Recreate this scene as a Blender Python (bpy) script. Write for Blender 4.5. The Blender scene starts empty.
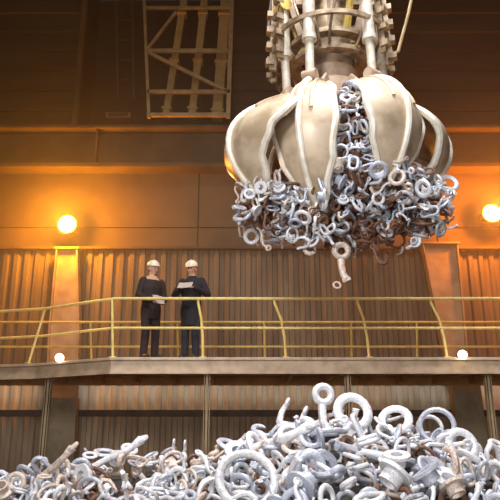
import bpy, bmesh, math, random
from mathutils import Vector, Matrix, Euler
random.seed(11)
PI = math.pi
C = bpy.context.scene.collection
sc = bpy.context.scene
R = math.radians

# ------------------------------------------------------------------ camera
F = 638.0
PITCH = math.atan(189.0 / F)
CAM = Vector((0, 0, 2.2))
cd = bpy.data.cameras.new('camera'); cam = bpy.data.objects.new('camera', cd); C.objects.link(cam)
cam.location = CAM; cam.rotation_euler = (PI/2 + PITCH, 0, 0)
cd.sensor_width = 36; cd.lens = 36 * F / 500; cd.clip_end = 200
sc.camera = cam

def at(px, py, Y):
    """point of the place seen at a pixel of the photograph, at distance Y"""
    u = (px-250)/F; v = (250-py)/F
    c, s = math.cos(PITCH), math.sin(PITCH)
    d = Vector((u, c - s*v, s + c*v))
    return CAM + d * (Y / d.y)

# ------------------------------------------------------------------ materials
def mat(name, col, rough=.6, metal=0., col2=None, scale=6., bump=0., emit=None, estr=0., stretch=(1,1,1), lo=.4, hi=.65, detail=5):
    m = bpy.data.materials.new(name); m.use_nodes = True
    nt = m.node_tree; b = nt.nodes['Principled BSDF']
    b.inputs['Base Color'].default_value = (*col, 1)
    b.inputs['Roughness'].default_value = rough; b.inputs['Metallic'].default_value = metal
    if col2 or bump:
        tc = nt.nodes.new('ShaderNodeTexCoord'); mp = nt.nodes.new('ShaderNodeMapping')
        mp.inputs['Scale'].default_value = stretch
        n = nt.nodes.new('ShaderNodeTexNoise'); n.inputs['Scale'].default_value = scale; n.inputs['Detail'].default_value = detail
        nt.links.new(tc.outputs['Object'], mp.inputs[0]); nt.links.new(mp.outputs[0], n.inputs['Vector'])
        if col2:
            r = nt.nodes.new('ShaderNodeValToRGB')
            r.color_ramp.elements[0].position = lo; r.color_ramp.elements[1].position = hi
            r.color_ramp.elements[0].color = (*col, 1); r.color_ramp.elements[1].color = (*col2, 1)
            nt.links.new(n.outputs['Fac'], r.inputs[0]); nt.links.new(r.outputs[0], b.inputs['Base Color'])
        if bump:
            bp = nt.nodes.new('ShaderNodeBump'); bp.inputs['Strength'].default_value = bump; bp.inputs['Distance'].default_value = .02
            nt.links.new(n.outputs['Fac'], bp.inputs['Height']); nt.links.new(bp.outputs[0], b.inputs['Normal'])
    if emit:
        b.inputs['Emission Color'].default_value = (*emit, 1); b.inputs['Emission Strength'].default_value = estr
    return m

M = dict(
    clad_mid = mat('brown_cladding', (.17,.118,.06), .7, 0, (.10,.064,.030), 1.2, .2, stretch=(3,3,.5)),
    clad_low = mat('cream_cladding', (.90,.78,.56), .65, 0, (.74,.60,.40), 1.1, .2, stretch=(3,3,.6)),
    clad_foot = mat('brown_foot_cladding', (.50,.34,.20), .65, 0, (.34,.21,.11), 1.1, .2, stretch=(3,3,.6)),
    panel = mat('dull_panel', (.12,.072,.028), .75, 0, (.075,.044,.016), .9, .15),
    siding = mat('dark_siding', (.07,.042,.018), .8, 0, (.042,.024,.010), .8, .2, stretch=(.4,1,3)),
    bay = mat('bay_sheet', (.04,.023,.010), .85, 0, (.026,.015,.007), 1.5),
    girder = mat('rusty_girder', (.12,.07,.026), .8, 0, (.07,.04,.015), 1.4, .2),
    dark_steel = mat('dark_steel', (.10,.06,.035), .6, .3, (.05,.03,.02), 3),
    bronze = mat('bronze_duct', (.50,.35,.13), .5, .1, (.34,.23,.08), 2.5, .1),
    frame = mat('frame_steel', (.48,.34,.16), .5, .1, (.34,.23,.10), 4),
    column = mat('column_paint', (.40,.28,.15), .55, .1, (.27,.18,.09), 3, .1),
    yellow = mat('railing_yellow', (.88,.69,.22), .45, 0, (.74,.55,.18), 7),
    deck = mat('deck_steel', (.56,.41,.27), .5, .1, (.42,.29,.18), 5, .1),
    deck_under = mat('deck_underside', (.62,.29,.09), .8, 0, (.45,.20,.06), 2.5),
    concrete = mat('concrete', (.22,.17,.12), .85, 0, (.13,.10,.07), 1.1, .3),
    mound = mat('scrap_gap_shade', (.06,.05,.045), .9, 0, (.03,.025,.022), 5, .5),  # dark core colour, stands for the shade between heap pieces
    grab = mat('worn_cream_paint', (.60,.47,.33), .42, .1, (.40,.29,.18), 3.0, .3, lo=.42, hi=.62),
    grab_rim = mat('polished_cream_edge', (.90,.84,.72), .35, .1, (.7,.6,.46), 6, .1),
    grab_dark = mat('greasy_steel', (.16,.10,.06), .5, .4, (.34,.23,.14), 6, .1),
    grab_body = mat('brown_grab_steel', (.40,.29,.18), .5, .3, (.16,.10,.055), 7, .2),
    grab_pink = mat('dusty_hub_paint', (.50,.36,.26), .5, .1, (.34,.23,.15), 5, .1),
    grab_yellow = mat('grab_yellow', (.78,.58,.14), .45, 0, (.5,.34,.10), 6),
    chrome = mat('ram_steel', (.82,.76,.66), .3, .3, (.66,.56,.42), 8),
    skin = mat('skin', (.72,.44,.31), .55),
    eye = mat('eye', (.03,.02,.02), .3),
    lips = mat('lips', (.45,.18,.14), .5),
    hair = mat('grey_hair', (.30,.25,.20), .8),
    hat = mat('hard_hat_white', (.80,.70,.54), .35),
    coat_a = mat('dark_brown_jacket', (.026,.012,.009), .8, 0, (.016,.009,.007), 14),
    coat_b = mat('navy_black_coat', (.011,.009,.013), .8, 0, (.008,.006,.009), 14),
    vest = mat('tan_shawl', (.52,.32,.19), .8),
    trouser_a = mat('dark_trousers', (.025,.015,.016), .85), 
    trouser_b = mat('slate_trousers', (.022,.024,.034), .85),
    boot = mat('boot_leather', (.025,.018,.015), .5),
    paper = mat('paper', (.50,.41,.34), .7),
    board = mat('clipboard', (.20,.11,.06), .6),
    lamp_black = mat('lamp_housing', (.16,.10,.05), .5, .4),
    sodium = mat('sodium_lens', (1,.75,.3), .3, 0, emit=(1,.62,.16), estr=70),
    bulb = mat('warm_bulb', (1,.9,.7), .3, 0, emit=(1,.84,.55), estr=11),
    cable = mat('cable_rubber', (.10,.065,.04), .6),
    rope = mat('wire_rope', (.20,.14,.09), .5, .4),
)
SCRAP = [
    mat('galvanised_scrap', (.80,.80,.82), .42, .1, (.50,.50,.54), 9, .3, lo=.45, hi=.75),
    mat('bluish_scrap', (.56,.59,.67), .4, .2, (.30,.33,.41), 8, .3, lo=.45, hi=.75),
    mat('tan_scrap', (.70,.60,.52), .5, .1, (.40,.27,.20), 7, .3, lo=.45, hi=.7),
    mat('rusty_and_gap_shade_scrap', (.26,.13,.08), .7, .1, (.13,.07,.045), 8, .3),  # rust colour; its dark tone also stands for shade inside the load
]

# ------------------------------------------------------------------ mesh helpers
def tag(o, label=None, cat=None, group=None, kind=None):
    if label: o['label'] = label
    if cat: o['category'] = cat
    if group: o['group'] = group
    if kind: o['kind'] = kind
    return o
def empty(name, loc, rz=0, label=None, cat=None, group=None):
    o = bpy.data.objects.new(name, None); C.objects.link(o)
    o.location = loc; o.rotation_euler = (0, 0, rz); o.empty_display_size = .1
    return tag(o, label, cat, group)
def obj(name, bm, m, parent=None, smooth=True, bevel=0, loc=None):
    bmesh.ops.recalc_face_normals(bm, faces=bm.faces)
    me = bpy.data.meshes.new(name); bm.to_mesh(me); bm.free()
    me.materials.append(m)
    if smooth:
        me.polygons.foreach_set('use_smooth', [True]*len(me.polygons)); me.set_sharp_from_angle(angle=R(38))
    o = bpy.data.objects.new(name, me); C.objects.link(o)
    if parent: o.parent = parent
    if loc is not None: o.location = loc
    if bevel:
        b = o.modifiers.new('bevel', 'BEVEL'); b.width = bevel; b.segments = 2; b.limit_method = 'ANGLE'
    return o
def B(): return bmesh.new()
def box(bm, c, s, rot=None):
    r = bmesh.ops.create_cube(bm, size=1)
    m = Matrix.Translation(Vector(c)) @ (rot.to_4x4() if rot else Matrix()) @ Matrix.Diagonal((*s, 1))
    bmesh.ops.transform(bm, matrix=m, verts=r['verts']); return bm
def bar(bm, a, b, w, d, up=(0,0,1)):
    a = Vector(a); b = Vector(b); z = (b-a).normalized(); u = Vector(up)
    if abs(z.dot(u)) > .98: u = Vector((0,1,0))
    x = z.cross(u).normalized(); y = z.cross(x).normalized()
    m = Matrix((x, y, z)).transposed()
    return box(bm, (a+b)/2, (w, d, (b-a).length), m)
def frames(pts, closed):
    n = len(pts); T = []
    for i in range(n):
        if closed: t = pts[(i+1) % n] - pts[i-1]
        else: t = pts[min(i+1, n-1)] - pts[max(i-1, 0)]
        T.append(t.normalized())
    u = Vector((0,0,1)) if abs(T[0].z) < .9 else Vector((1,0,0))
    N = [(u - T[0]*u.dot(T[0])).normalized()]
    for i in range(1, n):
        v = N[-1] - T[i]*N[-1].dot(T[i]); N.append(v.normalized())
    return T, N
def tube(bm, pts, r, n=8, closed=False, flat=1.):
    pts = [Vector(p) for p in pts]
    rr = r if isinstance(r, (list, tuple)) else [r]*len(pts)
    T, N = frames(pts, closed); rings = []
    for p, t, nn, q in zip(pts, T, N, rr):
        b = t.cross(nn)
        rings.append([bm.verts.new(p + nn*math.cos(a)*q*flat + b*math.sin(a)*q) for a in [2*PI*k/n for k in range(n)]])
    m = len(rings)
    for i in range(m if closed else m-1):
        A, D = rings[i], rings[(i+1) % m]
        for k in range(n): bm.faces.new((A[k], A[(k+1) % n], D[(k+1) % n], D[k]))
    if not closed:
        bm.faces.new(rings[0][::-1]); bm.faces.new(rings[-1])
    return bm
def lathe(bm, prof, n=24, c=(0,0,0), mtx=None):
    c = Vector(c); rings = []
    for (r, z) in prof:
        vs = []
        for k in range(n):
            a = 2*PI*k/n; p = Vector((r*math.cos(a), r*math.sin(a), z))
            if mtx: p = mtx @ p
            vs.append(bm.verts.new(c + p))
        rings.append(vs)
    for i in range(len(rings)-1):
        A, D = rings[i], rings[i+1]
        for k in range(n): bm.faces.new((A[k], A[(k+1) % n], D[(k+1) % n], D[k]))
    bm.faces.new(rings[0][::-1]); bm.faces.new(rings[-1]); return bm
def ring_prof(ri, ro, z0, z1): return [(ri,z0),(ro,z0),(ro,z1),(ri,z1)]
def hoop(bm, ri, ro, z0, z1, n=32, c=(0,0,0)):
    c = Vector(c); pr = ring_prof(ri, ro, z0, z1); rings = []
    for k in range(n):
        a = 2*PI*k/n
        rings.append([bm.verts.new(c + Vector((r*math.cos(a), r*math.sin(a), z))) for r, z in pr])
    for k in range(n):
        A, D = rings[k], rings[(k+1) % n]
        for i in range(4): bm.faces.new((A[i], A[(i+1) % 4], D[(i+1) % 4], D[i]))
    return bm
def ell(bm, c, s, rot=None, seg=14):
    r = bmesh.ops.create_uvsphere(bm, u_segments=seg, v_segments=seg-4, radius=1)
    m = Matrix.Translation(Vector(c)) @ (rot.to_4x4() if rot else Matrix()) @ Matrix.Diagonal((*s, 1))
    bmesh.ops.transform(bm, matrix=m, verts=r['verts']); return bm
def limb(bm, pts, rs, seg=12):
    for p, r in zip(pts, rs): ell(bm, p, (r, r, r), None, seg)
    for i in range(len(pts)-1):
        tube(bm, [pts[i], pts[i+1]], [rs[i], rs[i+1]], seg)
def prism(bm, poly, z0, z1):
    a = [bm.verts.new((x, y, z0)) for x, y in poly]; b = [bm.verts.new((x, y, z1)) for x, y in poly]
    bm.faces.new(a[::-1]); bm.faces.new(b); n = len(poly)
    for i in range(n): bm.faces.new((a[i], a[(i+1) % n], b[(i+1) % n], b[i]))
    return bm
def remesh(o, vox, smooth=4):
    m = o.modifiers.new('merge', 'REMESH'); m.mode = 'VOXEL'; m.voxel_size = vox; m.use_smooth_shade = True
    if smooth:
        s = o.modifiers.new('soften', 'SMOOTH'); s.factor = .5; s.iterations = smooth
    return o
def st(name, bm, m, **k): return tag(obj(name, bm, m, **k), kind='structure')

# ------------------------------------------------------------------ the hall
WY = 14.0; HX = 11.0; TOP = 14.0
def corrugated(x0, x1, z0, z1, y, pitch=.24, depth=.055):
    bm = B(); xs = []
    x = x0
    while x < x1:
        xs += [(x, y), (x+pitch*.38, y), (x+pitch*.5, y-depth), (x+pitch*.88, y-depth)]; x += pitch
    xs.append((x, y))
    back = y + .12
    lo = [bm.verts.new((a, b, z0)) for a, b in xs]; hi = [bm.verts.new((a, b, z1)) for a, b in xs]
    for i in range(len(xs)-1): bm.faces.new((lo[i], lo[i+1], hi[i+1], hi[i]))
    l2 = [bm.verts.new((xs[0][0], back, z0)), bm.verts.new((xs[-1][0], back, z0))]
    h2 = [bm.verts.new((xs[0][0], back, z1)), bm.verts.new((xs[-1][0], back, z1))]
    bm.faces.new((l2[0], l2[1], h2[1], h2[0])); bm.faces.new([hi[i] for i in range(len(hi))] + [h2[1], h2[0]])
    bm.faces.new([lo[i] for i in range(len(lo))] + [l2[1], l2[0]])
    return bm
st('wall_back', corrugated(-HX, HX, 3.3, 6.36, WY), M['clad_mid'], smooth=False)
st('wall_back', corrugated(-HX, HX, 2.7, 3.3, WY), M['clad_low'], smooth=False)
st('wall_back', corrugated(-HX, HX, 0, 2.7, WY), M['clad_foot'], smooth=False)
# flat panels above the corrugated sheet
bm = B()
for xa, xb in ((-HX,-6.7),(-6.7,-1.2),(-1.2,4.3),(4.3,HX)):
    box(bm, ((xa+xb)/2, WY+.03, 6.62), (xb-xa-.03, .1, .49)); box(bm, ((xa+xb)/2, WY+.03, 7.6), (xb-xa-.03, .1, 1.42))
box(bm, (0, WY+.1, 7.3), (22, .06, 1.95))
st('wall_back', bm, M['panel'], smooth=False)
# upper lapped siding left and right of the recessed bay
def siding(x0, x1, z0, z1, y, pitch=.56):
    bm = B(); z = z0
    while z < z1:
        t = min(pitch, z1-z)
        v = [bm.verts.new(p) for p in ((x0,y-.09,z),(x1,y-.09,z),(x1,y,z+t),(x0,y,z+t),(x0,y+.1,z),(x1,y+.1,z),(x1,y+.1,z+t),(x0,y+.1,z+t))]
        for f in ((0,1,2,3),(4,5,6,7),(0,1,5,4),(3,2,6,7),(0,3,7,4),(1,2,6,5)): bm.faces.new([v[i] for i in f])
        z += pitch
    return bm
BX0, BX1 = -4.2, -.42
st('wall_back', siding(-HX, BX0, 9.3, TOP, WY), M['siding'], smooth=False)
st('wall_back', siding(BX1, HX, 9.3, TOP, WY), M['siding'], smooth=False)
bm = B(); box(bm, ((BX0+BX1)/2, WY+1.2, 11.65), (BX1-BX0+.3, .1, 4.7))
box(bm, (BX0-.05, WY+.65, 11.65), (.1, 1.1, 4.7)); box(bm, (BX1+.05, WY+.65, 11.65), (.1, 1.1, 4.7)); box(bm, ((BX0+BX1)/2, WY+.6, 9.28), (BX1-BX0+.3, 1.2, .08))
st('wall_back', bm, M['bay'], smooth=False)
# long horizontal girder with stiffeners (trim)
bm = B()
box(bm, (0, WY-.2, 9.25), (22, .5, .07)); box(bm, (0, WY-.2, 8.27), (22, .5, .09)); box(bm, (0, WY-.1, 8.76), (22, .06, .95))
for k in range(-2, 3): box(bm, (k*5.0+1.4, WY-.2, 8.76), (.04, .4, .92))
st('trim_1', bm, M['girder'], smooth=False)
bm = B(); box(bm, (0, WY-.15, 2.72), (22, .16, .13)); st('trim_2', bm, M['dark_steel'], smooth=False)
bm = B(); box(bm, (0, WY-.12, 6.36), (22, .12, .06)); st('trim_3', bm, M['girder'], smooth=False)
bm = B(); box(bm, (BX0-.02, WY-.14, 11.6), (.12, .14, 4.5)); st('trim_4', bm, M['girder'], smooth=False)
bm = B(); box(bm, (1.0, WY-.13, 7.32), (.05, .1, 1.8)); st('trim_5', bm, M['girder'], smooth=False)
bm = B(); box(bm, (0, 5.5, -.1), (22.4, 19, .2)); st('floor', bm, M['concrete'])
bm = B(); box(bm, (0, 5.5, TOP+.1), (22.4, 19, .2)); st('ceiling', bm, M['siding'])
bm = B(); box(bm, (-HX-.1, 5.5, 7), (.2, 19, 14)); st('wall_left', bm, M['panel'])
bm = B(); box(bm, (HX+.1, 5.5, 7), (.2, 19, 14)); st('wall_right', bm, M['panel'])

# ------------------------------------------------------------------ walkway
DZ = 3.52
def fx(px, Y): return at(px, 340, Y).x
edge = [(HX-.05, 10.8), (fx(112,10.8), 10.8), (fx(78,11.2), 11.2), (fx(40,11.7), 11.7), (fx(-10,12.0), 12.0), (-HX+.05, 12.1)]
BYR = 13.15
wk = empty('walkway', (0, 12, DZ-.28), 0, 'steel walkway deck running along the brown corrugated wall above the scrap heap', 'walkway')
def wobj(name, bm, m, **k):
    o = obj(name, bm, m, wk, **k); o.matrix_parent_inverse = Matrix.Translation(-wk.location); return o
poly = edge + [(-HX+.05, 13.55), (HX-.05, 13.55)]
bm = B(); prism(bm, poly, DZ-.05, DZ); wobj('deck_plate', bm, M['deck'], smooth=False)
bm = B()
for i in range(len(edge)-1):
    a, b = Vector((*edge[i], 0)), Vector((*edge[i+1], 0)); d = (b-a).normalized()
    bar(bm, a+Vector((0,.03,DZ-.155)), b+Vector((0,.03,DZ-.155)), .045, .25)
    bar(bm, a+Vector((0,-.01,DZ-.035)), b+Vector((0,-.01,DZ-.035)), .07, .03); bar(bm, a+Vector((0,-.01,DZ-.265)), b+Vector((0,-.01,DZ-.265)), .07, .03)
wobj('edge_beam', bm, M['deck'], smooth=False)
bm = B(); x = -10.5
while x < 10.8:
    y0 = 10.95 if x > fx(112,10.8) else 12.15
    box(bm, (x, (y0+13.5)/2, DZ-.15), (.06, 13.5-y0, .19)); x += .75
box(bm, (0, 13.3, DZ-.16), (21.8, .08, .2)); box(bm, (1, 12.3, DZ-.1), (19.8, .06, .1))
wobj('joists', bm, M['deck_under'], smooth=False)
bm = B(); prism(bm, [(x, y+.08) for x, y in edge] + [(-HX+.05, 13.5), (HX-.05, 13.5)], DZ-.10, DZ-.052); wobj('underside_sheet', bm, M['deck_under'], smooth=False)
bm = B()
# support posts under the deck: each a thing of its own
for px, lab in ((207, 'thin brown support post below the walkway under the right-hand person'), (348, 'thin brown support post below the walkway above the heap crest'), (48, 'thin brown support post below the walkway near the left column'), (489, 'thin brown support post below the walkway at the far right')):
    Y = 10.95 if px > 100 else 11.75
    x = at(px, 395, Y).x
    bm2 = B(); box(bm2, (0,0,1.62), (.035,.10,3.24)); box(bm2, (-.045,0,1.62), (.012,.10,3.24)) ; box(bm2, (.045,0,1.62), (.012,.10,3.24)); box(bm2, (0,0,.01), (.22,.22,.02))
    tag(obj('support_post', bm2, M['column'], smooth=False, loc=(x, Y, 0)), lab, 'post', 'posts under the walkway')
bm.free()

# railings
def rail(name, bmf, m, parent): 
    o = obj(name, bmf, m, parent); o.matrix_parent_inverse = Matrix.Translation(-parent.location); return o
fr = empty('front_railing', (0, 10.84, DZ), 0, 'yellow tube railing along the front edge of the walkway, before the two people', 'railing')
E = [Vector((x, y+.05, 0)) for x, y in edge]
def off(z, lean=0): return [e + Vector((0, lean, z)) for e in E]
bm = B(); tube(bm, off(DZ+1.01, -.02), .027, 10); rail('top_rail', bm, M['yellow'], fr)
bm = B(); tube(bm, off(DZ+.50, 0), .024, 10); rail('middle_rail', bm, M['yellow'], fr)
def post(px_top, px_bot, Y, zt=1.01, bend=True):
    xt, xb = at(px_top, 300, Y).x, at(px_bot, 355, Y).x
    bm = B()
    if bend: pts = [(xb, Y, DZ-.02), (xb-(xb-xt)*.12, Y, DZ+.35), (xb-(xb-xt)*.40, Y, DZ+.66), (xt+(xb-xt)*.06, Y, DZ+.93), (xt, Y, DZ+zt)]
    else: pts = [(xb, Y, DZ-.02), (xt, Y, DZ+zt)]
    tube(bm, pts, .023, 8); box(bm, (xb, Y, DZ+.006), (.11,.09,.012)); return bm
for a, b, bd in ((112,113,False),(198,203,True),(274,286,True),(357,369,True),(430,447,True),(512,530,True),(590,610,True)):
    rail('post', post(a, b, 10.85, bend=bd), M['yellow'], fr)
for a, b, Y in ((46,29,11.75),(-48,-56,12.07)): rail('post', post(a, b, Y, bend=False), M['yellow'], fr)
br = empty('rear_railing', (0, BYR, DZ), 0, 'olive yellow tube railing along the rear of the walkway, behind the two people', 'railing')
ym = mat('olive_yellow', (.56,.44,.09), .5, 0, (.42,.31,.07), 6)
for nm, z in (('top_rail', 1.01), ('middle_rail', .5), ('kick_rail', .12)):
    bm = B(); tube(bm, [(-HX+.1, BYR, DZ+z), (0, BYR, DZ+z), (HX-.1, BYR, DZ+z)], .025, 8); rail(nm, bm, ym, br)
for px in (-60, 92, 178, 264, 350, 415, 500, 580): rail('post', post(px, px+1, BYR, bend=False), ym, br)

# small lamps at the deck edge
for px, py, Y, lab in ((60,358,11.38,'small glowing white lamp at the deck edge below the left column'), (462,355,10.74,'small glowing white lamp at the deck edge below the right column')):
    p = at(px, py, Y)
    t = empty('deck_lamp', p, 0, lab, 'lamp', 'small lamps on the walkway edge')
    bm = B(); ell(bm, (0,-.03,0), (.075,.075,.075)); obj('bulb', bm, M['bulb'], t)
    bm = B(); lathe(bm, [(.035,0),(.07,0),(.07,.08),(.035,.12)], 14, (0,.01,0), Matrix.Rotation(-PI/2, 3, 'X')); obj('housing', bm, M['lamp_black'], t)
    bm = B(); box(bm, (0,.10,-.05), (.05,.14,.04)); box(bm, (0,.14,0), (.04,.03,.12)); obj('bracket', bm, M['lamp_black'], t)

# ------------------------------------------------------------------ columns
def column_thing(label, xs, Y, foot):
    """xs: (left,right) at top z, mid z, deck z"""
    t = empty('steel_column', ((xs[1][1]+xs[1][2])/2, Y, 0), 0, label, 'column')
    ox = t.location.x
    def pl(bm, pts, y0, y1):
        a = [bm.verts.new((x-ox, y0, z)) for x, z in pts]; b = [bm.verts.new((x-ox, y1, z)) for x, z in pts]
        bm.faces.new(a); bm.faces.new(b[::-1]); n = len(pts)
        for i in range(n): bm.faces.new((a[i], b[i], b[(i+1) % n], a[(i+1) % n]))
    L = [(x0, z) for z, x0, x1 in xs]; Rr = [(x1, z) for z, x0, x1 in xs]
    bm = B(); pl(bm, L + Rr[::-1], -.02, .02); obj('web', bm, M['column'], t, smooth=False)
    for side in (L, Rr):
        bm = B()
        for i in range(len(side)-1):
            a, b = side[i], side[i+1]
            bar(bm, (a[0]-ox, 0, a[1]), (b[0]-ox, 0, b[1]), .22, .03, up=(1,0,0))
        obj('flange', bm, M['column'], t, smooth=False)
    z, a, b = xs[0]; bm = B(); box(bm, ((a+b)/2-ox, 0, z+.02), (b-a+.1, .26, .04)); obj('cap_plate', bm, M['column'], t, smooth=False)
    bm = B(); z0, a, b = foot; cx = (a+b)/2-ox; w = (b-a)
    v = [(cx-w*.5,-.2,0),(cx+w*.5,-.2,0),(cx+w*.5,.2,0),(cx-w*.5,.2,0)]
    lo = [bm.verts.new(p) for p in v]; hi = [bm.verts.new((cx+(p[0]-cx)*.72, p[1]*.7, z0)) for p in v]
    bm.faces.new(lo[::-1]); bm.faces.new(hi)
    for i in range(4): bm.faces.new((lo[i], lo[(i+1)%4], hi[(i+1)%4], hi[i]))
    obj('pedestal', bm, M['concrete'] if False else M['column'], t, smooth=False, bevel=.02)
    return t
def X(px, py, Y): return at(px, py, Y).x
def Z(py, Y): return at(250, py, Y).z
Yc = 13.72
column_thing('tapered steel column behind the railing at left, lit orange by the lamp above it',
    [(Z(250,Yc), X(58,250,Yc), X(78,250,Yc)), (Z(335,Yc), X(50,335,Yc), X(80,335,Yc)), (Z(400,Yc), X(48,400,Yc), X(76,400,Yc))], Yc, (Z(398,Yc), X(36,430,Yc), X(82,430,Yc)))
column_thing('broad tapering steel column behind the railing at right, under the cut-off lamp',
    [(Z(245,Yc), X(422,245,Yc), X(456,245,Yc)), (Z(355,Yc), X(444,355,Yc), X(466,355,Yc)), (Z(380,Yc), X(446,380,Yc), X(474,380,Yc))], Yc, (Z(384,Yc), X(448,410,Yc), X(486,410,Yc)))

# ------------------------------------------------------------------ sodium floodlights
def flood(px, py, lab, col=(1,.36,.015)):
    Y = 13.45; p = at(px, py, Y)
    t = empty('floodlight', p, 0, lab, 'lamp', 'orange floodlights high on the wall')
    rot = Matrix.Rotation(PI/2, 3, 'X')
    bm = B(); lathe(bm, [(.05,-.22),(.10,-.20),(.20,-.02),(.215,.0),(.20,.0),(.19,-.015)], 24, (0,0,0), rot); obj('reflector_housing', bm, M['lamp_black'], t)
    bm = B(); lathe(bm, [(.185,.0),(.17,.03),(.10,.055),(.01,.062)], 24, (0,0,0), rot); obj('lens', bm, M['sodium'], t)
    bm = B(); tube(bm, [(-.22,.05,0),(-.22,.2,-.1),(-.22,.3,-.12),(.22,.3,-.12),(.22,.2,-.1),(.22,.05,0)], .014, 6); bar(bm, (0,.28,-.12), (0,.55,-.12), .05, .05); obj('bracket', bm, M['lamp_black'], t)
    l = bpy.data.lights.new('sodium', 'POINT'); l.energy = 640; l.color = col; l.shadow_soft_size = .12
    lo = bpy.data.objects.new('sodium', l); C.objects.link(lo); lo.location = p + Vector((0,-.22,0))
    return p
flood(67, 224, 'round glowing orange floodlight on the wall above the left column')
flood(492, 213, 'round glowing orange floodlight at the right edge above the right column', (1,.27,.02))

# ------------------------------------------------------------------ service frame and ducts upper left
Yf = 13.35
t = empty('service_frame', at(188, 118, Yf), 0, 'tan steel braced frame high on the wall, in front of the slanting ducts', 'frame'); o0 = t.location
def P(px, py, Y=Yf): return at(px, py, Y) - o0
def fbar(nm, a, b, w=.07): 
    bm = B(); bar(bm, a, b, w, .08, up=(0,1,0)); return obj(nm, bm, M['frame'], t, smooth=False)
fbar('upright', P(149,118), P(143,-30)); fbar('upright', P(228,118), P(233,-30), .1)
for py in (51, 92, 115): fbar('crossbar', P(147,py), P(230,py), .085)
fbar('crossbar', P(146,8), P(232,8), .06)
fbar('brace', P(149,53), P(226,91), .07); fbar('brace', P(148,49), P(176,12), .06)
fbar('standoff', P(149,115), P(149,115)+Vector((0,.65,0)), .07); fbar('standoff', P(228,115), P(228,115)+Vector((0,.65,0)), .07)
for a, b, w, lab in (((166,118),(189,-30),.17,'slanting bronze duct behind the braced frame, leftmost of three'), ((192,118),(208,-30),.18,'slanting bronze duct behind the braced frame, middle of three'), ((217,120),(228,-30),.25,'widest bronze duct behind the braced frame, rightmost of three')):
    q = at(a[0], a[1], 13.9); e = at(b[0], b[1], 13.9)
    t2 = empty('duct', q, 0, lab, 'duct', 'slanting ducts in the recessed bay')
    bm = B(); bar(bm, (0,0,0), e-q, w, .2, up=(0,1,0)); obj('casing', bm, M['bronze'], t2, smooth=False, bevel=.02)
    for f in (.05, .36, .68):
        c = (e-q)*f; bm = B(); bar(bm, c-(e-q).normalized()*.03, c+(e-q).normalized()*.03, w+.07, .26, up=(0,1,0)); obj('joint_collar', bm, M['bronze'], t2, smooth=False)
# dim ladder in the recess
t = empty('wall_ladder', at(126, 100, 14.7), 0, 'dim brown ladder in the dark recess, left of the braced frame', 'ladder'); o0 = t.location
for px in (118, 134):
    bm = B(); bar(bm, P(px,100,14.7), P(px-2,-30,14.7), .05, .05); obj('stile', bm, M['girder'], t, smooth=False)
for py in range(-20, 100, 20):
    bm = B(); tube(bm, [P(117,py,14.7), P(134,py,14.7)], .018, 6); obj('rung', bm, M['girder'], t)
p = at(119, 117, 14.3); bm = B(); box(bm, (0,0,0), (.62,.25,.16)); 
t = empty('junction_box', p, 0, 'long reddish brown box on the ledge of the dark recess', 'box')
obj('casing', bm, mat('reddish_box', (.36,.14,.07), .6), t, bevel=.02); bm = B(); box(bm, (0,-.135,0), (.5,.02,.1)); obj('cover', bm, M['girder'], t)

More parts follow.
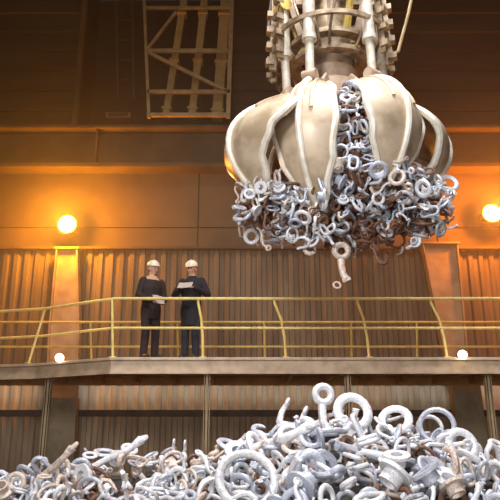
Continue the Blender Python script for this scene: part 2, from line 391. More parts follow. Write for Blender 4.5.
# ------------------------------------------------------------------ the grapple
GX, GY = 1.22, 8.5
G = empty('grapple', (GX, GY, 5.5), 0, 'huge cream steel orange-peel grapple hanging from the crane, gripping a load of scrap', 'grapple')
def gz(z): return z - 5.5
def bez(p, t):
    p = [Vector(q) for q in p]
    while len(p) > 1: p = [p[i].lerp(p[i+1], t) for i in range(len(p)-1)]
    return p[0]
def petal(ang, openr, wmax=.92, hz=6.97, blen=1.0, fat=1.0, ctrl=None):
    hinge = Vector((.50, 0, hz))
    ctrl = ctrl or [(.44, hz+.02), (.98*fat, hz+.12), (1.62*fat, hz-.62), (1.34*fat, hz-1.30*blen), (.72, hz-1.92*blen)]
    ro = Matrix.Rotation(openr, 3, 'Y')
    def prof(t):
        q = bez([(a, 0, b) for a, b in ctrl], t)
        return ro @ (q - hinge) + hinge
    def wid(t):
        pts = [(0,.30),(.12,.50),(.32,.86),(.55,1.),(.75,.80),(.9,.42),(1,.10)]
        for (a, wa), (b, wb) in zip(pts, pts[1:]):
            if t <= b:
                s = (t-a)/(b-a); s = s*s*(3-2*s); return (wa+(wb-wa)*s)*wmax
    NT, NS = 22, 10
    rz = Matrix.Rotation(ang, 3, 'Z')
    def pt(t, s, o=0.):
        q = prof(t); e = .01; tg = (prof(min(1,t+e)) - prof(max(0,t-e))).normalized()
        nr = Vector((tg.z, 0, -tg.x)); nr = nr if nr.x > -.2 or t < .3 else nr
        nr = -nr if nr.dot(q - Vector((.2,0,hz-.8))) < 0 else nr
        w = wid(t)/2; a = s*.95
        return rz @ (q + Vector((0, math.sin(a)/math.sin(.95)*w, 0)) - nr*(1-math.cos(a))*w*.95 + nr*o) + Vector((0,0,-5.5))
    bm = B(); G1 = []; G2 = []
    for i in range(NT+1):
        t = i/NT
        G1.append([bm.verts.new(pt(t, -1+2*j/NS, .03)) for j in range(NS+1)])
        G2.append([bm.verts.new(pt(t, -1+2*j/NS, -.03)) for j in range(NS+1)])
    for i in range(NT):
        for j in range(NS):
            bm.faces.new((G1[i][j], G1[i][j+1], G1[i+1][j+1], G1[i+1][j])); bm.faces.new((G2[i][j], G2[i+1][j], G2[i+1][j+1], G2[i][j+1]))
        for j in (0, NS): bm.faces.new((G1[i][j], G1[i+1][j], G2[i+1][j], G2[i][j]))
    for i in (0, NT):
        for j in range(NS): bm.faces.new((G1[i][j], G2[i][j], G2[i][j+1], G1[i][j+1]))
    sh = obj('petal', bm, M['grab'], G)
    bm = B(); tube(bm, [pt(i/20, 0, .045) for i in range(1, 20)], [.055*(1-.3*i/20) for i in range(1, 20)], 8, flat=1.); obj('spine', bm, M['grab_rim'], sh)
    for s in (-1, 1):
        bm = B(); tube(bm, [pt(i/22, s*.96, .01) for i in range(0, 23)], .052, 8); obj('edge_rim', bm, M['grab_rim'], sh)
    bm = B()
    for s in (-.32, .32): tube(bm, [pt(i/10*.40+.10, s, .030) for i in range(11)], .03, 6)
    obj('stiffener', bm, M['grab'], sh)
    # hinge lug and pin
    bm = B(); ex = rz @ Vector((1,0,0)); ey = rz @ Vector((0,1,0)); hp = rz @ Vector((.5,0,0)) + Vector((0,0,hz-5.5))
    for s in (-.13, .13): bar(bm, hp + ey*s - ex*.12 - Vector((0,0,.1)), hp + ey*s + ex*.14 + Vector((0,0,.12)), .22, .05, up=ey)
    obj('hinge_lug', bm, M['grab_pink'], sh, smooth=False, bevel=.02)
    bm = B(); tube(bm, [hp - ey*.22, hp + ey*.22], .055, 12); obj('hinge_pin', bm, M['grab_dark'], sh)
    # hydraulic ram: barrel + rod
    top = rz @ Vector((.80,0,0)) + Vector((0,0,8.42-5.5)); low = pt(.16, 0, .10)
    mid = top.lerp(low, .58)
    bm = B(); tube(bm, [top, mid], .088, 14); tube(bm, [mid - (mid-top).normalized()*.06, mid + (mid-top).normalized()*.02], .105, 14)
    rm = obj('hydraulic_ram', bm, M['chrome'], G)
    bm = B(); tube(bm, [mid, low], .062, 12); obj('piston_rod', bm, M['chrome'], rm)
    bm = B(); tube(bm, [top - ey*.12, top + ey*.12], .1, 14); obj('clevis', bm, M['grab_yellow'], rm)
    bm = B(); tube(bm, [low - ey*.1, low + ey*.1], .085, 12); obj('lower_eye', bm, M['grab_pink'], rm)
    return sh
D0 = R(270)
petal(D0-R(28), R(3), .90)            # front left
petal(D0+R(35), R(-4), 1.06, fat=1.04, blen=.9)           # front right
petal(D0-R(66), 0, 1.75, ctrl=[(.46,6.99),(.74,6.85),(1.05,6.70),(1.95,6.5),(1.85,5.75),(1.05,5.30)])          # left
petal(D0+R(84), 0, 1.3, ctrl=[(.46,6.99),(.78,6.95),(1.2,6.8),(1.95,6.5),(1.8,5.8),(1.0,5.5)])            # right
petal(D0-R(150), R(0), .86)
petal(D0+R(150), R(0), .86)
# hub and head
bm = B(); lathe(bm, [(.20,1.2),(.40,1.24),(.50,1.36),(.50,1.66),(.46,1.70),(.40,1.72),(.40,1.95)], 32); obj('hub', bm, M['grab_pink'], G)
bm = B(); lathe(bm, [(.30,gz(7.40)),(.36,gz(7.43)),(.36,gz(7.68)),(.30,gz(7.72))], 24); obj('neck_seal', bm, M['grab_dark'], G)
for z, r in ((7.55,.62),(7.80,.66)):
    bm = B(); hoop(bm, r-.16, r, gz(z), gz(z+.07), 36); obj('collar_ring', bm, M['grab_body'], G)
bm = B(); lathe(bm, [(.28,gz(7.68)),(.30,gz(7.7)),(.30,gz(8.8)),(.40,gz(8.85)),(.40,gz(9.2)),(.2,gz(9.3))], 28); obj('head_housing', bm, M['grab_body'], G)
for i in range(10):   # ribs around the head
    a = 2*PI*i/10+.2; e = Vector((math.cos(a), math.sin(a), 0)); bm = B()
    bar(bm, e*.40+Vector((0,0,gz(7.92))), e*.60+Vector((0,0,gz(8.65))), .05, .12, up=e); obj('head_rib', bm, M['grab_pink'] if i % 2 else M['grab_yellow'], G, smooth=False)
# outer cage: two hoops with upright notched plates
for z, r in ((8.70,.84),(7.92,.90)):
    bm = B(); hoop(bm, r-.05, r, gz(z), gz(z+.07), 40); obj('cage_hoop', bm, M['grab_body'], G)
for i in range(16):
    a = 2*PI*i/16+.1
    if abs(math.sin((a-D0)/2)) < .40: continue          # open at the front between the rams
    e = Vector((math.cos(a), math.sin(a), 0)); k = Vector((-e.y, e.x, 0)); bm = B()
    bar(bm, e*.89+Vector((0,0,gz(7.50))), e*.83+Vector((0,0,gz(8.78))), .10, .045, up=k)
    for q in range(4): box(bm, e*(.93-.01*q)+Vector((0,0,gz(7.62+q*.28))), (.12,.12,.09), Matrix.Rotation(a, 3, 'Z'))
    obj('cage_plate', bm, M['grab_body'], G, smooth=False)
for i in range(6):
    a = D0+R(60*i+30); e = Vector((math.cos(a), math.sin(a), 0)); bm = B()
    bar(bm, e*.25+Vector((0,0,gz(8.74))), e*.84+Vector((0,0,gz(8.74))), .10, .08); obj('top_arm', bm, M['grab_body'], G, smooth=False)
for i, (a0, a1) in enumerate(((200,236),(225,250),(290,262),(318,338),(345,300),(170,205))):   # looped hoses
    e0 = Vector((math.cos(R(a0)), math.sin(R(a0)), 0)); e1 = Vector((math.cos(R(a1)), math.sin(R(a1)), 0)); bm = B()
    pts = [bez([e0*.35+Vector((0,0,gz(8.9))), e0*.8+Vector((0,0,gz(9.0))), e1*1.0+Vector((0,0,gz(8.0))), e1*.62+Vector((0,0,gz(7.62)))], k/14) for k in range(15)]
    tube(bm, pts, .022, 7); obj('hydraulic_hose', bm, M['grab_dark'], G)
bm = B(); box(bm, (0,0,gz(9.35)), (.5,.3,.3)); box(bm, (0,0,gz(9.6)), (.3,.24,.3)); obj('suspension_block', bm, M['grab_yellow'], G, bevel=.03)
for dx in (-.2, .2):
    for dy in (-.12, .12):
        bm = B(); tube(bm, [(dx*.6,dy*.6,gz(9.5)), (dx,dy,gz(TOP)-.02)], .018, 6); obj('hoist_rope', bm, M['rope'], G)
# dangling power cables to the crane, right and left
for lab, a, b, c in (('slack dark power cable hanging down to the right of the grapple head', (398,52), (408,15), (420,-40)), ('thin dark cable beside the left of the grapple head', (268,30), (272,-5), (276,-60))):
    p0, p1, p2 = at(*a, 9.0), at(*b, 9.0), at(*c, 9.0)
    e = empty('power_cable', p0, 0, lab, 'cable'); up = Vector((p2.x, p2.y, TOP-.02))
    bm = B(); g0 = Vector((GX + (.8 if a[0] > 330 else -.8), GY+.1, 8.05))
    tube(bm, [g0-p0, (g0-p0)*.5+Vector((0,0,-.12)), (0,0,0), p1-p0, p2-p0, up-p0], .028, 7); obj('sheath', bm, M['cable'] if a[0] < 330 else M['frame'], e)

# ------------------------------------------------------------------ scrap shapes
def circ(r, n=18, sx=1, sy=1, c=(0,0,0)): return [Vector((math.cos(2*PI*k/n)*r*sx+c[0], math.sin(2*PI*k/n)*r*sy+c[1], c[2])) for k in range(n)]
def s_ring():
    bm = B(); tube(bm, circ(.76, 20), .235, 8, True, flat=.75); return bm
def s_thin_ring():
    bm = B(); tube(bm, circ(.86, 20), .14, 8, True); return bm
def s_link():
    bm = B(); pts = []
    for k in range(20):
        a = 2*PI*k/20; pts.append(Vector((.45*math.cos(a), .45*math.sin(a)+(.5 if math.sin(a) > 0.01 else -.5), 0)))
    tube(bm, pts, .17, 8, True); return bm
def s_eye():
    bm = B(); tube(bm, circ(.36, 14, c=(0,.6,0)), .17, 8, True, flat=1.1)
    tube(bm, [(0,.15,0),(.03,-.2,.02),(.1,-.6,.1),(.28,-.95,.2)], [.2,.19,.17,.22], 8); box(bm, (.30,-.98,.2), (.42,.16,.3), Euler((0,0,.5)).to_matrix()); return bm
def s_yoke():
    bm = B(); pts = [Vector((-.5,.65,0)),Vector((-.55,.2,0)),Vector((-.45,-.3,0)),Vector((0,-.62,0)),Vector((.45,-.3,0)),Vector((.55,.2,0)),Vector((.5,.65,0))]
    tube(bm, pts, [.13,.15,.19,.22,.19,.15,.13], 8)
    for s in (-.5,.5): tube(bm, [p+Vector((s,.75,0)) for p in [Vector((0,math.cos(a)*.2,math.sin(a)*.2)) for a in [2*PI*k/12 for k in range(12)]]], .1, 6, True)
    return bm
def s_bar():
    bm = B(); tube(bm, [(-1,.1,0),(-.65,.22,.02),(-.2,.12,.0),(.2,-.12,0),(.6,-.2,.05),(1,0,.1)], [.14,.12,.13,.15,.12,.18], 8)
    tube(bm, [p+Vector((1.02,0,.1)) for p in circ(.2, 12)], .09, 6, True); return bm
def s_flange():
    bm = B(); n = 18; rs = []
    prof = [(.42,-.5),(.58,-.5),(.58,.1),(.95,.14),(.95,.36),(.42,.36)]
    for k in range(n):
        a = 2*PI*k/n; rs.append([bm.verts.new((r*math.cos(a), r*math.sin(a), z)) for r, z in prof])
    for k in range(n):
        A, D = rs[k], rs[(k+1) % n]
        for i in range(6): bm.faces.new((A[i], A[(i+1)%6], D[(i+1)%6], D[i]))
    return bm
def s_hook():
    bm = B(); pts = [Vector((0,1,0)),Vector((0,.4,0))] + [Vector((.45-.45*math.cos(a), -.1-.5*math.sin(a), 0)) for a in [PI*k/7*1.15 for k in range(8)]]
    tube(bm, pts, [.13,.15,.17,.2,.22,.22,.2,.17,.13,.07], 8); tube(bm, circ(.2, 12, c=(0,1.1,0)), .1, 6, True); return bm
KINDS = [('scrap_ring', 'thick ring', 'ring', s_ring, 5), ('scrap_hoop', 'thin hoop', 'hoop', s_thin_ring, 2), ('chain_link', 'oval chain link', 'chain link', s_link, 3), ('eye_arm', 'arm with an eye', 'bracket', s_eye, 4),
         ('forked_yoke', 'forked yoke', 'yoke', s_yoke, 3), ('bent_rod', 'bent rod', 'rod', s_bar, 3), ('pipe_flange', 'pipe flange', 'flange', s_flange, 2), ('lifting_hook', 'hook', 'hook', s_hook, 2)]
MESH = {}; RAW = {}
for nm, w, cat, fn, wt in KINDS:
    for mi, m in enumerate(SCRAP):
        bm = fn(); bmesh.ops.recalc_face_normals(bm, faces=bm.faces); me = bpy.data.meshes.new(nm); bm.to_mesh(me); bm.free()
        me.materials.append(m); me.polygons.foreach_set('use_smooth', [True]*len(me.polygons)); me.set_sharp_from_angle(angle=R(45)); MESH[nm, mi] = me
COLW = ['pale silver', 'blue-grey', 'tan', 'rusty brown']
WTS = [k[4] for k in KINDS]
def piece(k, mi, loc, rot, s, label, group):
    nm, w, cat, fn, wt = KINDS[k]
    o = bpy.data.objects.new(nm, MESH[nm, mi]); C.objects.link(o)
    o.location = loc; o.rotation_euler = rot; o.scale = (s, s, s)
    return tag(o, label, cat, group)
def rrot(): return (random.uniform(0, 2*PI), random.uniform(0, 2*PI), random.uniform(0, 2*PI))
def stuff(name, items, mats, label, cat):
    """many uncounted pieces as one object"""
    V = []; Fc = []; MI = []
    for k, mi, loc, rot, s in items:
        me = MESH[KINDS[k][0], 0]; m = Matrix.Translation(loc) @ Euler(rot).to_matrix().to_4x4() @ Matrix.Scale(s, 4); o = len(V)
        V += [m @ v.co for v in me.vertices]; Fc += [[o+i for i in p.vertices] for p in me.polygons]; MI += [mi]*len(me.polygons)
    me = bpy.data.meshes.new(name); me.from_pydata(V, [], Fc)
    for m in mats: me.materials.append(m)
    me.polygons.foreach_set('material_index', MI); me.polygons.foreach_set('use_smooth', [True]*len(Fc))
    o = bpy.data.objects.new(name, me); C.objects.link(o); return tag(o, label, cat, None, 'stuff')

# ------------------------------------------------------------------ heap on the floor
SIL = [(-200,492),(-60,480),(0,474),(40,462),(70,455),(110,446),(150,450),(200,446),(240,436),(262,426),(290,414),(320,408),(350,410),(390,418),(430,426),(465,440),(500,446),(580,460),(720,500)]
RY = 7.2
def crest(x):
    px = 250 + x/RY*F*1.03
    px = max(-200, min(720, px))
    for (a, ya), (b, yb) in zip(SIL, SIL[1:]):
        if px <= b: return at(250, ya + (yb-ya)*(px-a)/(b-a), RY).z
    return 1.5
def hh(x, y):
    c = crest(x) - .10
    c *= max(0, 1 - max(0, abs(x)-3.6)/4.5)
    if y < RY: return max(0, c - (c-1.15*min(1,c/1.8))*(min(1, (RY-y)/3.0))**1.25 - max(0, (4.2-y))*1.3)
    return max(0, c - (y-RY)*.85)
bm = B(); NX, NY = 70, 44; g = []
for j in range(NY+1):
    y = 2.9 + 8.2*j/NY
    g.append([bm.verts.new((-8.2+16.4*i/NX, y, hh(-8.2+16.4*i/NX, y)-.16+random.uniform(-.03,.03) if hh(-8.2+16.4*i/NX, y) > .16 else 0.004)) for i in range(NX+1)])
for j in range(NY):
    for i in range(NX): bm.faces.new((g[j][i], g[j][i+1], g[j+1][i+1], g[j+1][i]))
heap = obj('scrap_core', bm, M['mound']); tag(heap, 'dark scrap mound under the pale heap, coloured dark as shade between the pieces', 'scrap', None, 'stuff')  # mound coloured dark so the gaps in the heap look shaded
items = []
for n in range(2300):
    x = random.uniform(-5.6, 5.6); y = random.uniform(3.4, 9.6); h = hh(x, y)
    if h < .25: continue
    vis = 4.9 < y < 7.7
    mi = random.choices((0,1,2,3), (4,4,2,2.6))[0]
    items.append((random.choices(range(8), WTS)[0], mi, Vector((x, y, h-random.uniform(.06,.16 if vis else .12))), rrot(), random.uniform(.07,.15)))
stuff('scrap_pieces', items, SCRAP, 'countless smaller scrap pieces lying between the larger ones in the heap below the walkway', 'scrap')
def heap_zone(px, top):
    s = 'left slope' if px < 170 else 'middle' if px < 300 else 'right middle' if px < 400 else 'right slope'
    return s, ('crest' if top else 'lower face')
pts = []
tries = 0
while len(pts) < 292 and tries < 60000:
    tries += 1
    y = random.uniform(4.9, 7.55); x = random.uniform(-.45*y-.1, .45*y+.1); h = hh(x, y)
    if (h-2.2)/y < -.11: continue
    if all((x-a)**2 + (y-b)**2 > .135**2 for a, b in pts): pts.append((x, y))
for x, y in pts:
    h = hh(x, y); px = 250 + x/y*F*.96
    s = random.uniform(.09, .165) * (.85 if px < 200 else 1.0)
    k = random.choices(range(8), WTS)[0]
    mi = random.choices((0,1,2,3), (8,4,1.2,.25) if px > 190 else (5,5,2.2,.7))[0]
    zone, lv = heap_zone(px, y > 6.7)
    lab = '%s %s on the %s of the heap, %s' % (COLW[mi], KINDS[k][1], lv, zone)
    rot = (random.gauss(0, .75), random.gauss(0, .75), random.uniform(0, 2*PI)) if random.random() < .55 else rrot()
    piece(k, mi, Vector((x, y, h + random.uniform(-.05, .10))), rot, s, lab, 'scrap %ss on the heap' % KINDS[k][2])
# the pieces that stand out
def pat(px, py, Y, k, mi, rot, s, lab): return piece(k, mi, at(px, py, Y), rot, s, lab, 'scrap %ss %s' % (KINDS[k][2], 'on the heap' if py > 390 else 'in the grapple load'))
pat(247, 480, 5.55, 1, 0, (R(62),0,R(10)), .27, 'largest pale thin hoop standing at the foot of the heap, bottom middle')
pat(322, 408, 7.0, 3, 0, (R(85),R(8),R(5)), .24, 'tall pale eyed arm standing at the peak of the heap')
pat(353, 412, 7.0, 0, 0, (R(72),0,R(10)), .22, 'bright silver thick ring standing upright just right of the heap peak')
pat(290, 420, 7.0, 4, 0, (R(70),R(25),R(-10)), .21, 'pale forked yoke tipped over at the left shoulder of the heap peak')
pat(395, 420, 7.0, 0, 0, (R(55),R(-10),R(-15)), .19, 'pale thick ring leaning on the crest above the right slope')
pat(437, 426, 6.9, 1, 1, (R(78),R(10),R(-20)), .20, 'blue-grey thin hoop standing on the crest towards the right')
pat(462, 445, 6.6, 0, 0, (R(70),0,R(12)), .18, 'pale thick ring facing the viewer on the right slope of the heap')
pat(118, 455, 6.6, 5, 0, (R(10),R(-28),R(10)), .26, 'long pale bent rod sloping up on the left side of the heap')
pat(55, 466, 6.5, 5, 2, (R(20),R(-40),R(-10)), .24, 'tan bent rod sticking up at the far left end of the heap')
pat(372, 455, 6.3, 5, 1, (R(0),R(14),R(10)), .34, 'long blue-grey bent rod lying across the right face of the heap')
pat(280, 440, 6.5, 5, 0, (R(5),R(-18),R(-12)), .33, 'long pale bent rod lying across the heap below its left shoulder')

# ------------------------------------------------------------------ load in the grapple
# lobes in space: centre, radii, count, zone
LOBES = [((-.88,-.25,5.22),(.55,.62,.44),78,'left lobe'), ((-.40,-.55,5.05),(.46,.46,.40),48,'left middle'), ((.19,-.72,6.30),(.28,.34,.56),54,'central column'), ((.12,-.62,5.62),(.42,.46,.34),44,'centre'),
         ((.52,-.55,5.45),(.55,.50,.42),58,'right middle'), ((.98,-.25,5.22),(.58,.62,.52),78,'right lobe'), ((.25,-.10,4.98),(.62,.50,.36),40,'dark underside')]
items = []
for (c, r, n, zn) in LOBES:
    for q in range(int(n*2.2)):
        d = Vector((random.gauss(0,1), random.gauss(0,1), random.gauss(0,1))).normalized()*random.uniform(.1,.86)
        items.append((random.choices(range(8), WTS)[0], random.choices((0,1,2,3), (1,1.2,1.2,5.5) if zn != 'dark underside' else (.4,.5,1,5))[0], Vector((GX+c[0]+d.x*r[0], GY+c[1]+d.y*r[1], c[2]+d.z*r[2])), rrot(), random.uniform(.07,.13)))  # mostly rusty picks, to darken the core like shaded gaps
for q in range(240):     # dense middle, rusty tones chosen dark to stand for shade in the gaps
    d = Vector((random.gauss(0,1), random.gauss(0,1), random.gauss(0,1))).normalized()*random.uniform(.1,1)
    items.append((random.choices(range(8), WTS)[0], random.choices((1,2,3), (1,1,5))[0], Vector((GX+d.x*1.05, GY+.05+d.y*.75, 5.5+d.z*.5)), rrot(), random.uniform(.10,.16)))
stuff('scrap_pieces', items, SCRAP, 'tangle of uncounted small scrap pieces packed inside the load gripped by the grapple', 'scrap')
for (c, r, n, zn) in LOBES:
    pl = []; tr = 0
    while len(pl) < n and tr < 6000:
        tr += 1
        d = Vector((random.gauss(0,1), random.gauss(0,1)-.55, random.gauss(0,1)-.1)).normalized()*random.uniform(.86,1.08)
        p = Vector((GX+c[0]+d.x*r[0], GY+c[1]+d.y*r[1], c[2]+d.z*r[2]))
        if all((p-q).length > .10 for q in pl): pl.append(p)
    for p in pl:
        k = random.choices(range(8), WTS)[0]
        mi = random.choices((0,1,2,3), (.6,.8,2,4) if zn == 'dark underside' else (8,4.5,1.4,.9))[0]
        lo = 'upper' if p.z > c[2] else 'lower'
        lab = '%s %s gripped by the grapple, %s part of the %s' % (COLW[mi], KINDS[k][1], lo, zn)
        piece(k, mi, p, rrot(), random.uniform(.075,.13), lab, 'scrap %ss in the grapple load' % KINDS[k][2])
pat(449, 183, 8.2, 0, 0, (R(72),0,R(10)), .15, 'bright silver thick ring sticking out at the far right of the gripped load')
pat(341, 262, 7.9, 3, 2, (R(95),R(4),0), .24, 'tan eyed arm dangling lowest from the bottom of the gripped load')
pat(337, 285, 7.9, 0, 2, (R(70),R(20),0), .06, 'tiny pale ring dropping below the gripped load')
pat(262, 238, 8.1, 5, 2, (R(90),R(60),0), .16, 'tan bent rod poking down from the left lobe of the gripped load')
pat(305, 247, 8.0, 7, 2, (R(80),R(10),0), .15, 'tan hook hanging under the left lobe of the gripped load')
pat(377, 258, 8.0, 7, 3, (R(80),R(-14),0), .15, 'rusty hook hanging under the middle right of the gripped load')

# ------------------------------------------------------------------ people
def hand(bm, w, d, nrm, side, curl=.5):
    d = Vector(d).normalized(); nrm = Vector(nrm); nrm = (nrm - d*nrm.dot(d)).normalized(); s = d.cross(nrm).normalized()*side
    w = Vector(w)
    for k in (-.028, -.009, .009, .028): limb(bm, [w + d*.012 + s*k*.6, w + d*.088 + s*k], [.016, .0145], 8)
    for i, (k, L) in enumerate(((.031,.072), (.0105,.08), (-.0105,.075), (-.031,.058))):
        p = w + d*.09 + s*k; a = curl*.6; pts = [p]
        for f in (.42, .33, .25):
            dd = d*math.cos(a) + nrm*math.sin(a); p = p + dd*L*f; pts.append(p); a += curl
        limb(bm, pts, [.0105,.0098,.009,.008], 8)
    p = w + d*.028 + s*.032; pts = [p]
    for dd, L in (((d*.6+s*.75+nrm*.2), .035), ((d*.85+s*.35+nrm*.4), .03), ((d*.9+s*.05+nrm*.5), .024)):
        p = p + dd.normalized()*L; pts.append(p)
    limb(bm, pts, [.015,.0125,.011,.009], 8)
def loft(bm, rings, n=20):
    rr = []
    for (x, y, z, rx, ry) in rings: rr.append([bm.verts.new((x+rx*math.cos(2*PI*k/n), y+ry*math.sin(2*PI*k/n), z)) for k in range(n)])
    for A, D in zip(rr, rr[1:]):
        for k in range(n): bm.faces.new((A[k], A[(k+1)%n], D[(k+1)%n], D[k]))
    bm.faces.new(rr[0][::-1]); bm.faces.new(rr[-1])
def person(loc, rz, label, arms, headrot, coat, trouser, shawl=None, hem=.72, feet=((-.10,0),(.11,-.02))):
    t = empty('person', loc, rz, label, 'person')
    # body
    bm = B()
    legs = []
    for s, (fx_, fy_) in zip((-1, 1), feet):
        hip, kn, an = Vector((s*.09,0,.93)), Vector(((s*.09+fx_)/2, fy_*.5-.015, .50)), Vector((fx_, fy_+.02, .09)); legs.append((hip, kn, an, s))
        limb(bm, [hip, kn, an], [.085,.055,.04]); limb(bm, [an, Vector((fx_+s*.02, fy_-.14, .045))], [.045,.035])
    loft(bm, [(0,0,.86,.13,.09),(0,0,.95,.165,.11),(0,0,1.1,.14,.095),(0,-.005,1.28,.17,.115),(0,0,1.42,.18,.10),(0,.01,1.48,.10,.07),(0,.01,1.50,.06,.06)])
    hc = Vector((0,-.015,1.665)); hr = Euler(headrot).to_matrix()
    limb(bm, [Vector((0,.012,1.46)), Vector((0,.0,1.58))], [.06,.053])
    def H(p): return hc + hr @ Vector(p)
    ell(bm, H((0,.012,.025)), (.076,.096,.093), hr); ell(bm, H((0,-.022,-.045)), (.057,.064,.07), hr); ell(bm, H((0,-.055,-.085)), (.028,.026,.022), hr)
    limb(bm, [H((0,-.088,.008)), H((0,-.108,-.028))], [.010,.015], 8)
    ell(bm, H((0,-.086,.022)), (.05,.014,.010), hr)
    for s in (-1, 1): ell(bm, H((s*.078,.01,-.012)), (.012,.024,.033), hr); ell(bm, H((s*.034,-.068,-.03)), (.024,.02,.022), hr)
    ell(bm, H((0,-.084,-.056)), (.026,.010,.008), hr)
    for s, (el, wr, hd, nr, cu) in zip((-1, 1), arms):
        sh = Vector((s*.175,0,1.42)); limb(bm, [sh, Vector(el), Vector(wr)], [.058,.042,.028]); hand(bm, wr, hd, nr, -s if True else s, cu)
    remesh(obj('body', bm, M['skin'], t), .0055, 3)
    for s in (-1, 1):
        bm = B(); ell(bm, H((s*.031,-.083,.004)), (.011,.007,.007), hr, 10); obj('eye', bm, M['eye'], t)
    bm = B(); ell(bm, H((0,-.092,-.058)), (.020,.006,.006), hr, 10); obj('mouth', bm, M['lips'], t)
    bm = B(); ell(bm, H((0,.035,.02)), (.082,.078,.085), hr); obj('hair', bm, M['hair'], t)
    # hard hat
    bm = B(); m = hr
    lathe(bm, [(.112,.035),(.116,.045),(.114,.075),(.100,.115),(.07,.145),(.03,.158),(.004,.16)], 24, hc, m); hat = obj('hard_hat', bm, M['hat'], t)
    bm = B(); ell(bm, H((0,-.045,.040)), (.108,.115,.010), hr); obj('brim', bm, M['hat'], hat)
    bm = B(); tube(bm, [H((0,-.10,.10)), H((0,-.06,.145)), H((0,0,.163)), H((0,.06,.145)), H((0,.10,.10))], .012, 8); obj('crown_ridge', bm, M['hat'], hat)
    # clothes
    bm = B()
    for hip, kn, an, s in legs: limb(bm, [hip, kn, an+Vector((0,0,-.01))], [.105,.078,.068])
    loft(bm, [(0,0,.84,.15,.11),(0,0,.95,.18,.13),(0,0,1.04,.16,.12)])
    remesh(obj('trousers', bm, trouser, t), .012)
    for hip, kn, an, s in legs:
        bm = B(); limb(bm, [an+Vector((0,0,.05)), an+Vector((0,.01,-.03)), Vector((an.x+s*.02, an.y-.16, .045))], [.062,.066,.054])
        box(bm, (an.x+s*.01, an.y-.06, .012), (.105,.32,.024)); remesh(obj('boot', bm, M['boot'], t), .01, 2)
    bm = B()
    loft(bm, [(0,0,hem,.185,.135),(0,0,.9,.195,.145),(0,0,1.1,.175,.128),(0,-.005,1.28,.205,.145),(0,0,1.42,.205,.125),(0,.01,1.485,.12,.09),(0,.01,1.515,.08,.078)])
    for s, (el, wr, hd, nr, cu) in zip((-1, 1), arms):
        sh = Vector((s*.18,0,1.415)); wv = Vector(wr); cuff = wv.lerp(Vector(el), .06); limb(bm, [sh, Vector(el), cuff], [.082,.066,.048])
    remesh(obj('jacket', bm, coat, t), .012)
    bm = B(); tube(bm, [Vector((.072*math.cos(a), .01+.07*math.sin(a), 1.515+.012*math.sin(a))) for a in [2*PI*k/16 for k in range(16)]], .017, 8, True)
    obj('collar', bm, shawl or coat, t)
    if shawl:
        bm = B(); loft(bm, [(-.01,.0,1.435,.175,.125),(0,.01,1.485,.13,.10),(0,.01,1.525,.088,.084)]); remesh(obj('shoulder_cape', bm, shawl, t), .012)
    return t
zf = DZ
A_loc = Vector((at(149, 350, 11.3).x, 11.3, zf)); B_loc = Vector((at(190, 350, 11.3).x, 11.3, zf))
person(A_loc, R(38), 'person in a dark brown jacket and white hard hat, standing left on the walkway',
       [((-.26,.0,1.14), (-.12,-.27,1.0), (.75,-.5,-.05), (.2,.1,1), .35), ((.27,.0,1.13), (.08,-.28,1.0), (-.75,-.5,-.05), (-.2,.1,1), .35)],
       (R(6),0,R(12)), M['coat_a'], M['trouser_a'], M['vest'])
person(B_loc, R(-12), 'person in a black coat and white hard hat, right on the walkway, holding papers',
       [((-.31,-.03,1.17), (-.11,-.27,1.25), (.8,-.35,.15), (0,-.2,1), .4), ((.31,-.03,1.17), (.12,-.27,1.25), (-.8,-.35,.15), (0,-.2,1), .4)],
       (R(14),0,R(-8)), M['coat_b'], M['trouser_b'], None, .60)
def sheet(loc, rz, tilt, w, h, lab, board):
    t = empty('paper_sheets' if not board else 'clipboard', loc, rz, lab, 'papers' if not board else 'clipboard')
    rot = Euler((tilt, 0, 0)).to_matrix()
    if board:
        bm = B(); box(bm, (0,0,0), (w,h,.005), rot); obj('backing_board', bm, M['board'], t)
        bm = B(); box(bm, rot @ Vector((0,h*.46,.008)), (w*.4,.02,.012), rot); obj('clip', bm, M['chrome'], t)
    for k in range(2):
        bm = B(); n = 8; g1 = []
        for z in (0, .0018):
            g1.append([[bm.verts.new(rot @ Vector((w*.95*(i/n-.5), h*.92*(j/n-.5)-.004, .005+z+.004*k+.014*(i/n-.5)**2*(1+k)))) for i in range(n+1)] for j in range(n+1)])
        for q in (0, 1):
            for j in range(n):
                for i in range(n): bm.faces.new((g1[q][j][i], g1[q][j][i+1], g1[q][j+1][i+1], g1[q][j+1][i]))
        obj('sheet', bm, M['paper'], t)
def loc_of(base, rz, v): return base + Matrix.Rotation(rz, 3, 'Z') @ Vector(v)
sheet(loc_of(A_loc, R(38), (-.06,-.36,1.02)), R(38), R(50), .19, .23, 'white sheets on a clipboard held at the waist by the person on the left', True)
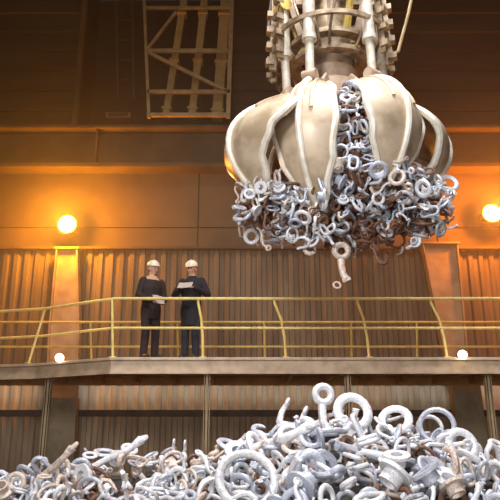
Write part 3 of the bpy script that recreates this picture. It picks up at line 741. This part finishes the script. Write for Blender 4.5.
sheet(loc_of(B_loc, R(-12), (.0,-.37,1.27)), R(-12), R(48), .27, .17, 'white sheets held at the chest by the person on the right', False)

# ------------------------------------------------------------------ haze, light
bm = B(); box(bm, (0, 12.4, 7.0), (21.9, 3.1, 13.9))
hz = obj('hall_haze', bm, None or M['paper'], smooth=False)
hm = bpy.data.materials.new('haze'); hm.use_nodes = True; nt = hm.node_tree; nt.nodes.remove(nt.nodes['Principled BSDF'])
vs = nt.nodes.new('ShaderNodeVolumeScatter'); vs.inputs['Density'].default_value = .033; vs.inputs['Color'].default_value = (1,.88,.70,1); vs.inputs['Anisotropy'].default_value = .2
nt.links.new(vs.outputs[0], nt.nodes['Material Output'].inputs['Volume']); hz.data.materials[0] = hm
tag(hz, 'thin dusty haze in the air before the wall, glowing around the lamps', 'haze', None, 'stuff')

w = bpy.data.worlds.new('world'); sc.world = w; w.use_nodes = True
w.node_tree.nodes['Background'].inputs[0].default_value = (.80,.86,1,1); w.node_tree.nodes['Background'].inputs[1].default_value = .22
def area(loc, target, size, e, col, spread=180):
    l = bpy.data.lights.new('unseen_area_light', 'AREA'); l.shape = 'RECTANGLE'; l.size, l.size_y = size; l.energy = e; l.color = col; l.spread = R(spread)
    o = bpy.data.objects.new('unseen_area_light', l); C.objects.link(o); o.location = loc
    o.rotation_euler = (Vector(target)-Vector(loc)).to_track_quat('-Z', 'Y').to_euler(); return o
area((-3.5, -1.5, 7.5), (.8, 8, 4.6), (2.5, 2.5), 150, (.97,.97,1), 75)  # unseen light added high behind the camera, front left, for grapple and heap
area((1.2, 5.2, 13.6), (.9, 7.8, 2), (4, 2.5), 520, (.95,.97,1), 100)  # unseen light added below the closed roof, acts as daylight from above
area((0, -3.4, 2.9), (0, 12, 3.1), (9, 2.2), 230, (1,.95,.88), 140)  # low fill added behind the camera for lower wall and deck underside
sc.view_settings.view_transform = 'Standard'; sc.view_settings.look = 'None'; sc.view_settings.gamma = 1; sc.view_settings.use_curve_mapping = False
sc.view_settings.exposure = 0.0
